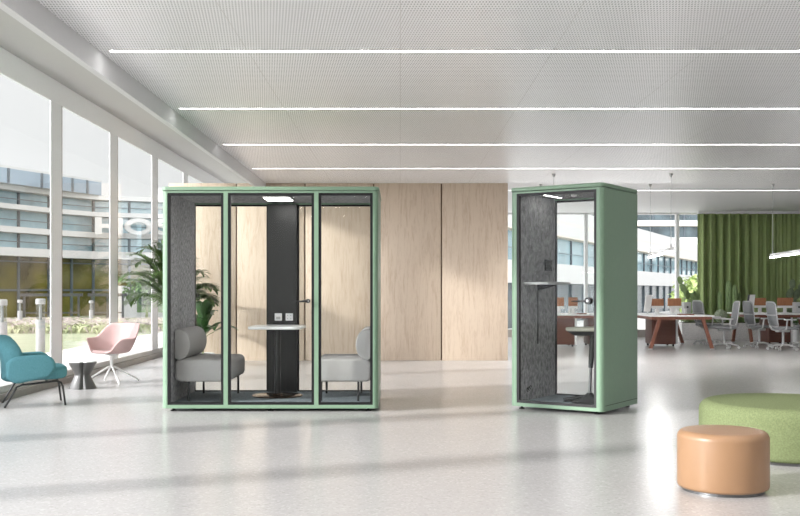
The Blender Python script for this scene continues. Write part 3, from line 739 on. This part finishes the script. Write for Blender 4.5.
booklet(3.95, 21.72, .18, .2, 'brown notebook on desk edge seen through the narrow booth', 'walnut_wood')

# ------------------------------------------------------------ task chairs (local +X forward)
ch = thing('task_chair', 'x', 'office chair', (0, 0, 0), 0, 'light grey mesh task chairs around the desks')
for k in range(5):
    a = 2*PI*k/5+.3; c, s = math.cos(a), math.sin(a)
    bm = bmesh.new(); tube(bm, [(0, 0, .10), (.12*c, .12*s, .105), (.29*c, .29*s, .065)], .022, 8, r1=.014); obj('base_arm', bm, 'light_grey_plastic', ch, True)
    bm = bmesh.new()
    for q in (-.018, .018): tube(bm, [(.30*c-s*(q-.008), .30*s+c*(q-.008), .027), (.30*c-s*(q+.008), .30*s+c*(q+.008), .027)], .027, 12)
    obj('caster', bm, 'grey_plastic', ch, True)
bm = bmesh.new(); tube(bm, [(0, 0, .09), (0, 0, .40)], .025, 14); obj('gas_lift', bm, 'light_grey_plastic', ch, True)
bm = bmesh.new(); box(bm, -.14, .12, -.07, .07, .37, .42, .012); obj('tilt_mechanism', bm, 'grey_plastic', ch, True)
bm = bmesh.new(); soft(bm, rrect(.46, .48, .1), .425, .485, .025, lambda u, v, z: (u+.02, v, z - .25*max(0, u-.12)**2*4)); obj('seat', bm, 'mesh_grey', ch, True)
def backp(u, v, z): return (-.17 - .26*(v-.5) - .16*max(0, v-.5)**2*1.0 + .55*u*u + z - .05*math.cos((v-.62)*7), u, v)
bm = bmesh.new(); soft(bm, [(u, v) for u, v in rrect(.40, .48, .08, 6, 0, .74)], -.006, .006, .004, backp, 2); obj('mesh_back', bm, 'mesh_grey', ch, True)
bm = bmesh.new(); ring_ = [Vector(backp(u, v, 0)) for u, v in rrect(.43, .51, .09, 6, 0, .74)]; tube(bm, ring_ + [ring_[0]], .013, 8)
tube(bm, [backp(-.2, .72, -.01), backp(0, .72, -.02), backp(.2, .72, -.01)], .014, 8); obj('back_frame', bm, 'light_grey_plastic', ch, True)
bm = bmesh.new(); tube(bm, [(-.10, 0, .40), (-.24, 0, .43), (-.29, 0, .52), backp(0, .62, -.02)], .024, 10, r1=.016); obj('back_spine', bm, 'light_grey_plastic', ch, True)
for s in (-1, 1):
    bm = bmesh.new(); tube(bm, [(-.08, s*.16, .41), (-.06, s*.27, .43), (-.04, s*.28, .62)], .017, 8); obj('arm_post', bm, 'light_grey_plastic', ch, True)
    bm = bmesh.new(); soft(bm, rrect(.26, .085, .035), .62, .648, .01, lambda u, v, z: (u+.02, v+s*.28, z)); obj('armrest', bm, 'grey_plastic', ch, True)
spots = [((7.0, 22.75, 0), R(15), 'light grey mesh chair farthest back, between the trestle desk and the cactus'),
         ((6.87, 21.2, 0), R(178), 'light grey mesh chair facing left, just right of the trestle desk leg'),
         ((7.74, 21.55, 0), R(8), 'light grey mesh chair facing right, left one of the middle pair'),
         ((7.93, 20.7, 0), R(4), 'light grey mesh chair facing right, right one of the middle pair'),
         ((8.78, 21.6, 0), R(150), 'light grey mesh chair at the right edge of the photo')]
for i, (l, rz, lab) in enumerate(spots):
    if i == 0: ch.location = l; ch.rotation_euler = (0, 0, rz); ch['label'] = lab
    else: dup(ch, l, rz, lab)

# ------------------------------------------------------------ planter, cacti, curtain
t = thing('planter_box', 'long low terrazzo planter in front of the green curtain', 'planter', (10.6, 25.05, 0))
B('body', 'planter_stone', -3.6, 3.6, -.22, .22, 0, .42, t, .006); B('soil', 'soil', -3.55, 3.55, -.18, .18, .42, .43, t)
rn = random.Random(11); bm = bmesh.new()
for k in range(1500):
    p = Vector((7.05+7.0*rn.random(), 24.88+.30*rn.random(), .42+.02*rn.random())); az = 6.28*rn.random()
    leaf(bm, p, Vector((math.cos(az)*.7, math.sin(az)*.5, .7+.6*rn.random())), Vector((0, 0, 1)), .10+.18*rn.random(), .035, 1.0, 3)
tag(obj('ground_cover', bm, 'cactus_skin'), 'low bushy greenery filling the long planter', 'plants', None, 'stuff')
def cactus(x, y, h, r, label):
    bm = bmesh.new(); lathe(bm, [(r*.9, 0), (r, h*.1), (r, h*.85), (r*.8, h*.95), (r*.35, h)], 0, 0, 48, lobe=lambda a: .12*math.cos(9*a)); tag(obj('column_cactus', bm, 'cactus_skin', None, True, (x, y, .42)), label, 'cactus', 'cacti in the planter')
cactus(8.0, 25.0, .78, .045, 'thin column cactus behind the round cactus'); cactus(8.24, 25.05, 1.05, .07, 'tallest column cactus before the green curtain')
cactus(8.36, 24.98, .95, .06, 'column cactus touching the tallest one on its right'); cactus(8.46+.02, 25.05, .74, .05, 'short column cactus right of the two tall ones')
bm = bmesh.new(); lathe(bm, [(  .15*math.sin(PI*(k+.6)/12), .17-.17*math.cos(PI*(k+.6)/12)) for k in range(12)], 0, 0, 72, lobe=lambda a: .06*math.cos(18*a)); tag(obj('barrel_cactus', bm, 'cactus_grey', None, True, (7.98, 24.86+.02, .42)), 'round pale barrel cactus in the planter', 'cactus')
def paddles(x, y, z0, n, seed, label, m, sc=1):
    t = thing('paddle_cactus', label, 'cactus', (x, y, z0)); rn = random.Random(seed)
    tips = [(Vector((0, 0, 0)), 0)]
    for k in range(n):
        b, dep = tips[rn.randrange(max(0, len(tips)-4), len(tips))] if k > 1 else tips[0]
        tilt = rn.uniform(-.7, .7); L = sc*rn.uniform(.18, .26); Wd = L*.62; yaw = rn.uniform(-.6, .6)
        mt = Matrix.Translation(b) @ Matrix.Rotation(yaw, 4, 'Z') @ Matrix.Rotation(tilt, 4, 'Y')
        bm = bmesh.new(); soft(bm, [(Wd/2*math.sin(2*PI*i/20), L/2-L/2*math.cos(2*PI*i/20)) for i in range(20)], -.014, .014, .012, lambda u, v, z: (u, z, v), 3)
        for v in bm.verts: v.co = mt @ v.co
        obj('pad', bm, m, t, True); tips.append((mt @ Vector((0, 0, L*.95)), dep+1))
paddles(7.22, 24.98, .42, 12, 5, 'dark paddle cactus in the planter left of the green curtain', 'cactus_skin')
paddles(7.42, 25.0, .42, 8, 8, 'second paddle cactus at the curtain edge in the planter', 'cactus_skin')
paddles(9.75, 24.95, .42, 14, 3, 'grey green paddle cactus by the curtain at the right edge', 'pale_leaf', 1.1)
t = thing('potted_flower', 'small plant with orange bloom at right behind the desk', 'plant', (9.55, 24.0, 0))
bm = bmesh.new(); lathe(bm, [(.12, 0), (.15, .35), (.13, .36), (.12, .33)], 0, 0, 30); obj('pot', bm, 'white_metal', t, True)
broad(t, 12, .34, .16, .06, 9)
bm = bmesh.new()
for k in range(8): leaf(bm, Vector((0, -.05, .66)), Vector((math.cos(k*.8), math.sin(k*.8), .5)), Vector((0, 0, 1)), .09, .05, .5, 4)
obj('bloom', bm, 'orange_flower', t)
# curtain
t = thing('curtain', 'heavy green curtain hanging in folds over the far windows', 'curtain', (7.67, 25.75, 0))
bm = bmesh.new(); rn = random.Random(2); cols = []; x = 0; ph = 0; nx = 620; amp = .07
fr_ = [rn.uniform(.7, 1.4) for _ in range(60)]
for i in range(nx+1):
    x = 7.2*i/nx; ph += .30*fr_[int(i/nx*59)] ; a = amp*(.7+.5*math.sin(x*2.1))
    yv = a*math.sin(ph) + .02*math.sin(ph*2.3)
    cols.append([bm.verts.new((x, yv*(1+.2*j/6), .04 + (3.20-.04)*(1-j/6))) for j in range(7)])
for i in range(nx):
    for j in range(6): bm.faces.new((cols[i][j], cols[i+1][j], cols[i+1][j+1], cols[i][j+1]))
o = obj('drape', bm, 'curtain_fabric', t, True); md = o.modifiers.new('s', 'SOLIDIFY'); md.thickness = .006
for p in o.data.polygons: p.use_smooth = True
B('curtain_rail', 'white_paint', 0, 7.2, -.05, .05, 3.20, 3.262, t)

# ------------------------------------------------------------ outside
struct(B('floor', 'paving', -7.1, -4.80, -4, 40, -.14, -.02), 'pale paved terrace outside the glass wall')
struct(B('floor', 'paving', 1.5, 60, 26.5, 125, -.9, -.8), 'pale paving outside the far windows')
bm = bmesh.new()
gr = [(-4, -.06), (30, -.10), (45, -.35), (60, -.5), (130, -.6)]
for i in range(len(gr)-1):
    v = [bm.verts.new(p) for p in ((-90, gr[i][0], gr[i][1]), (-7.1 if i < 1 else -3, gr[i][0], gr[i][1]), (-7.1 if i < 1 else -3, gr[i+1][0], gr[i+1][1]), (-90, gr[i+1][0], gr[i+1][1]))]
    bm.faces.new(v)
struct(obj('floor', bm, 'lawn'), 'lawn outside the glass wall')
bm = bmesh.new(); v = [bm.verts.new(p) for p in ((-40, 49, -.33), (-14, 53, -.38), (-12, 57, -.43), (-40, 60.0, -.46))]; bm.faces.new(v)
struct(obj('floor', bm, 'paving'), 'paved strip before the curved office building')
# flower beds
rn = random.Random(21)
for (nm, mm, n, lab) in (('meadow_grass', 'flower_mix', 5200, 'pale wild grasses of the bed across the lawn'), ('wild_flowers', 'flower_pink', 1500, 'pinkish wild flowers among the grasses of the bed')):
    bm = bmesh.new()
    for k in range(n):
        f = rn.random(); y = 30 + 17*f + 2*rn.random(); x = -y*(.22+.22*rn.random()) - .5
        zg = -.10 - max(0, (y-30))/15*.25; h = .25+.35*rn.random()
        for q in range(3):
            az = rn.random()*6.28; leaf(bm, Vector((x+.3*rn.random(), y+.3*rn.random(), zg)), Vector((math.cos(az)*.5, math.sin(az)*.5, 1)), Vector((.3, 1, 0)), h*(1.15 if mm == 'flower_pink' else 1), .05, .6, 2)
    tag(obj(nm, bm, mm), lab, 'plants', None, 'stuff')
# bollards
mat('bollard_grey', (.26, .26, .26), .5)
def bollard(x, y, s, label, z=-.06):
    t = thing('bollard_light', label, 'bollard', (x, y, z), 0, 'light bollards on the lawn')
    bm = bmesh.new(); lathe(bm, [(.095*s, 0), (.095*s, .68)], 0, 0, 28); obj('post', bm, 'bollard_grey', t, True)
    bm = bmesh.new(); lathe(bm, [(.085*s, .68), (.085*s, 1.0)], 0, 0, 28); obj('lens', bm, 'bollard_glass', t, True)
    bm = bmesh.new(); lathe(bm, [(.03*s, .68), (.03*s, 1.0)], 0, 0, 16); obj('lamp_core', bm, 'bollard_grey', t, True)
    bm = bmesh.new(); lathe(bm, [(.1*s, 1.0), (.1*s, 1.10), (.08*s, 1.12)], 0, 0, 28); obj('cap', bm, 'bollard_grey', t, True)
bollard(-7.55, 21.0, 1, 'grey light bollard on lawn seen left of the first window post')
bollard(-7.72, 19.4, 1, 'grey light bollard at the left edge of the photo')
bollard(-15.2, 40, 1, 'small distant light bollard beyond the flower bed at left', -.27)
bollard(-13.9, 45, 1, 'small distant light bollard right of the first window post', -.35)

# curved office building
def facade(name, label, pts, bands, zbase, bay, base_glass, recess=1.2, glassm='facade_glass', parent=None):
    """bands: list of (z0,z1,kind) measured in world z; pts: footprint polyline, outside on its right"""
    t = thing(name, label, 'building', (pts[0][0], pts[0][1], zbase)); ox, oy, oz = pts[0][0], pts[0][1], zbase
    P2 = [Vector(p) for p in pts]; nr = []
    for i in range(len(P2)):
        d = (P2[min(i+1, len(P2)-1)]-P2[max(i-1, 0)]).normalized(); nr.append(Vector((d.y, -d.x)))
    def off(i, o): q = P2[i] - nr[i]*o; return q
    for (z0, z1, kind) in bands:
        if kind in ('slab', 'soffit'):
            bm = bmesh.new()
            outl = [tuple(off(i, 0) - Vector((ox, oy))) for i in range(len(P2))] + [tuple(off(i, 8) - Vector((ox, oy))) for i in range(len(P2)-1, -1, -1)]
            prism(bm, outl, z0-oz, z1-oz); obj('floor_slab', bm, 'facade_white' if kind == 'slab' else 'facade_soffit', t)
        else:
            if kind == 'base' and name == 'office_building': bay_ = 2.3
            else: bay_ = bay
            gm = {'glass': glassm, 'dark': 'facade_glass_dark', 'base': base_glass, 'blue': 'facade_glass_blue'}[kind]
            for i in range(len(P2)-1):
                A, Bq = off(i, recess), off(i+1, recess); L = (Bq-A).length; nb = max(1, round(L/bay_)); n = nr[i]
                for k in range(nb):
                    a = A.lerp(Bq, k/nb); b = A.lerp(Bq, (k+1)/nb); dd = (b-a).normalized()
                    bm = bmesh.new(); o2 = Vector((ox, oy)); mw = .14
                    q = [a+dd*mw/2, b-dd*mw/2, b-dd*mw/2-n*.2, a+dd*mw/2-n*.2]
                    prism(bm, [tuple(p-o2) for p in q], z0-oz, z1-oz); wn = obj('window', bm, gm, t)
                    bm = bmesh.new(); q = [b-dd*mw/2+n*.12, b+dd*mw/2+n*.12, b+dd*mw/2-n*.25, b-dd*mw/2-n*.25]
                    prism(bm, [tuple(p-o2) for p in q], z0-oz, z1-oz)
                    if kind == 'base':
                        zz = z0 + (z1-z0)*.45; q = [a+n*.1, b+n*.1, b-n*.02, a-n*.02]; prism(bm, [tuple(p-o2) for p in q], zz-oz, zz+.12-oz)
                        q = [a+n*.1, b+n*.1, b-n*.02, a-n*.02]; prism(bm, [tuple(p-o2) for p in q], z1-.35-oz, z1-.27-oz)
                    if kind == 'glass':
                        zz = z0 + (z1-z0)*.4; q = [a+n*.5, b+n*.5, b+n*.45, a+n*.45]; prism(bm, [tuple(p-o2) for p in q], zz-oz, zz+.05-oz)
                    obj('window_frame', bm, 'facade_mullion', wn)
    return t
fp = [(-31, 46), (-27.3, 52), (-24.2, 60), (-22.2, 65), (-20.5, 67.8), (-16.4, 69.6), (-12, 70), (-4, 70)]
of = facade('office_building', 'curved white office building with ribbon windows beyond the lawn', fp,
       [(-.6, 3.34, 'base'), (3.34, 3.85, 'slab'), (3.85, 4.78, 'glass'), (4.78, 5.14, 'slab'), (5.14, 6.22, 'glass'), (6.22, 6.52, 'slab'), (6.52, 7.36, 'glass'), (7.36, 7.66, 'slab')], -.6, 3.2, 'olive_glass', .9)
# roof storey, ends behind second bay
bm = bmesh.new(); rp = [(-30, 46.8), (-26.6, 52.4), (-23.5, 60), (-21.4, 65.3), (-20.3, 68.0), (-24, 72), (-32, 72), (-38, 50)]
prism(bm, [(x-fp[0][0], y-fp[0][1]) for x, y in rp], 7.66+.6, 8.55+.6); rs = obj('roof_storey', bm, 'facade_glass_blue', of)
bm = bmesh.new()
prism(bm, [(x-fp[0][0], y-fp[0][1]) for x, y in rp], 8.55+.6, 8.68+.6); 
obj('roof_edge', bm, 'facade_white', rs)
for i in range(4):
    for f in (0, .5):
        a = Vector(rp[i]).lerp(Vector(rp[i+1]), f); bm = bmesh.new(); box(bm, a.x-fp[0][0]-.05, a.x-fp[0][0]+.08, a.y-fp[0][1]-.1, a.y-fp[0][1]+.05, 8.26, 9.15); obj('roof_post', bm, 'facade_mullion', rs)
# sign letters on the facade
def letter(ch_, x, y, z, h, wd, rot, m='facade_white'):
    sw = h*.24; bm = bmesh.new()
    if ch_ == 'H':
        box(bm, -wd/2, -wd/2+sw*1.6, -.15, .15, 0, h); box(bm, wd/2-sw*1.6, wd/2, -.15, .15, 0, h); box(bm, -wd/2+sw*1.6, wd/2-sw*1.6, -.15, .15, h*.38, h*.62)
    else:
        if ch_ == 'O': c = [(wd/2*.78*math.cos(a), h/2+h/2*.76*math.sin(a)) for a in [2*PI*k/40 for k in range(41)]]
        else:
            c = [(wd*.34*math.cos(a), h*.73+h*.17*math.sin(a)) for a in [R(20+250*k/16) for k in range(17)]] + [(wd*.34*math.cos(a), h*.30+h*.19*math.sin(a)) for a in [R(80-250*k/16) for k in range(17)]]
        rr = sw*.5
        for i in range(len(c)-1):
            (xa, za), (xb, zb) = c[i], c[i+1]; L = math.hypot(xb-xa, zb-za) or 1
            kx = 1.5 if ch_ == 'O' else 1.2
            nx_, nz_ = -(zb-za)/L*rr*kx, (xb-xa)/L*rr
            prism(bm, [(xa+nx_, za+nz_), (xb+nx_, zb+nz_), (xb-nx_, zb-nz_), (xa-nx_, za-nz_)], -.15, .15, lambda u, v, q: (u, q, v))
    for v in bm.verts: v.co = Matrix.Rotation(rot, 3, 'Z') @ v.co + Vector((x, y, z))
    return bm
for (c_, x, y, wd) in (('H', -19.5, 67.0, 1.8), ('O', -17.7, 67.7, 1.9), ('S', -16.0, 68.4, 1.8)):
    bm = letter(c_, x-fp[0][0], y-fp[0][1], 4.95+.6, 1.15, wd, R(18)); o = obj('sign_letter', bm, 'facade_white', of); o['label'] = 'white letter ' + c_

# white entrance block seen under the sign
t = thing('entrance_wing', 'low white wing with a square opening right of the olive windows', 'building', (-17.2, 62, -.5))
B('wall', 'facade_white', -.5, 6, 0, 4, 0, 2.0, t); B('window', 'bush_green', .9, 4.4, -.05, .1, .35, 1.7, t)

# near building beyond the far windows
fpR = [(4.4, 48), (18.96, 80), (38.4, 122)]
facade('balcony_building', 'white office block with long slanting balconies beyond the far windows', fpR,
       [(-.8, 1.62, 'dark'), (1.62, 2.78, 'slab'), (2.78, 4.40, 'glass'), (4.40, 4.46, 'soffit'), (4.46, 5.20, 'slab'), (5.20, 5.30, 'soffit'), (5.30, 6.2, 'slab')], -.8, 3.4, 'facade_glass_dark', .8)
facade('rear_office_block', 'straight grey windowed block in the far right background', [(18, 140), (62, 140)],
       [(-.8, 4.0, 'slab'), (4.0, 5.6, 'dark'), (5.6, 8.6, 'slab'), (8.6, 10.2, 'dark'), (10.2, 10.35, 'soffit'), (10.35, 11.0, 'slab'), (11.0, 13.6, 'dark'), (13.6, 14.6, 'slab')], -.8, 4.4, 'facade_glass_blue', .8)
# trees and bushes outside
def tree(name, x, y, z0, h, r, label, m, seed, n=900, ls=.35):
    t = thing(name, label, 'tree', (x, y, z0)); rn = random.Random(seed)
    bm = bmesh.new(); tube(bm, [(0, 0, 0), (.05, 0, h*.5), (0, .05, h*.8)], .09, 8, r1=.03)
    obj('trunk', bm, 'palm_stem', t, True)
    bm = bmesh.new()
    for k in range(n):
        u = rn.uniform(-1, 1); a = rn.random()*6.28; q = rn.random()**.4; s_ = math.sqrt(1-u*u)
        p = Vector((r*q*s_*math.cos(a), r*q*s_*math.sin(a), h*.68 + h*.34*q*u)); d = Vector((rn.uniform(-1, 1), rn.uniform(-1, 1), rn.uniform(-.5, .7)))
        leaf(bm, p, d, Vector((.2, .1, 1)), ls*(.7+.6*rn.random()), ls*.5, .5, 2)
    obj('crown', bm, m, t)
mat('leaf_light', (.30, .38, .14), .8, var=.3, scale=3)
tree('young_tree', 11.6, 38, -.8, 2.6, 1.3, 'pale green small tree outside beside the green curtain', 'leaf_light', 3)
tree('garden_shrub', -15.2, 60, -.5, 2.4, 1.4, 'green shrub before the olive windows at the palm', 'bush_green', 9)

# dark railing frames by the office entrance
for (x, y, w_, lab) in ((-18.6, 49.5, 2.6, 'dark metal railing frame beyond the flower bed, leftmost'), (-15.4, 50, 1.5, 'dark metal railing frame beyond the flower bed, right of the first window post')):
    t = thing('railing', lab, 'railing', (x, y, -.38), R(8))
    for k in range(3):
        bm = bmesh.new(); box(bm, k*w_/2-.05, k*w_/2+.05, -.05, .05, 0, 1.3); obj('post', bm, 'black_metal', t)
    bm = bmesh.new(); box(bm, -.2, w_+.2, -.07, .07, 1.3, 1.45); obj('top_rail', bm, 'black_metal', t)
    bm = bmesh.new(); box(bm, 0, w_, -.03, .03, .45, .52); obj('middle_rail', bm, 'black_metal', t)
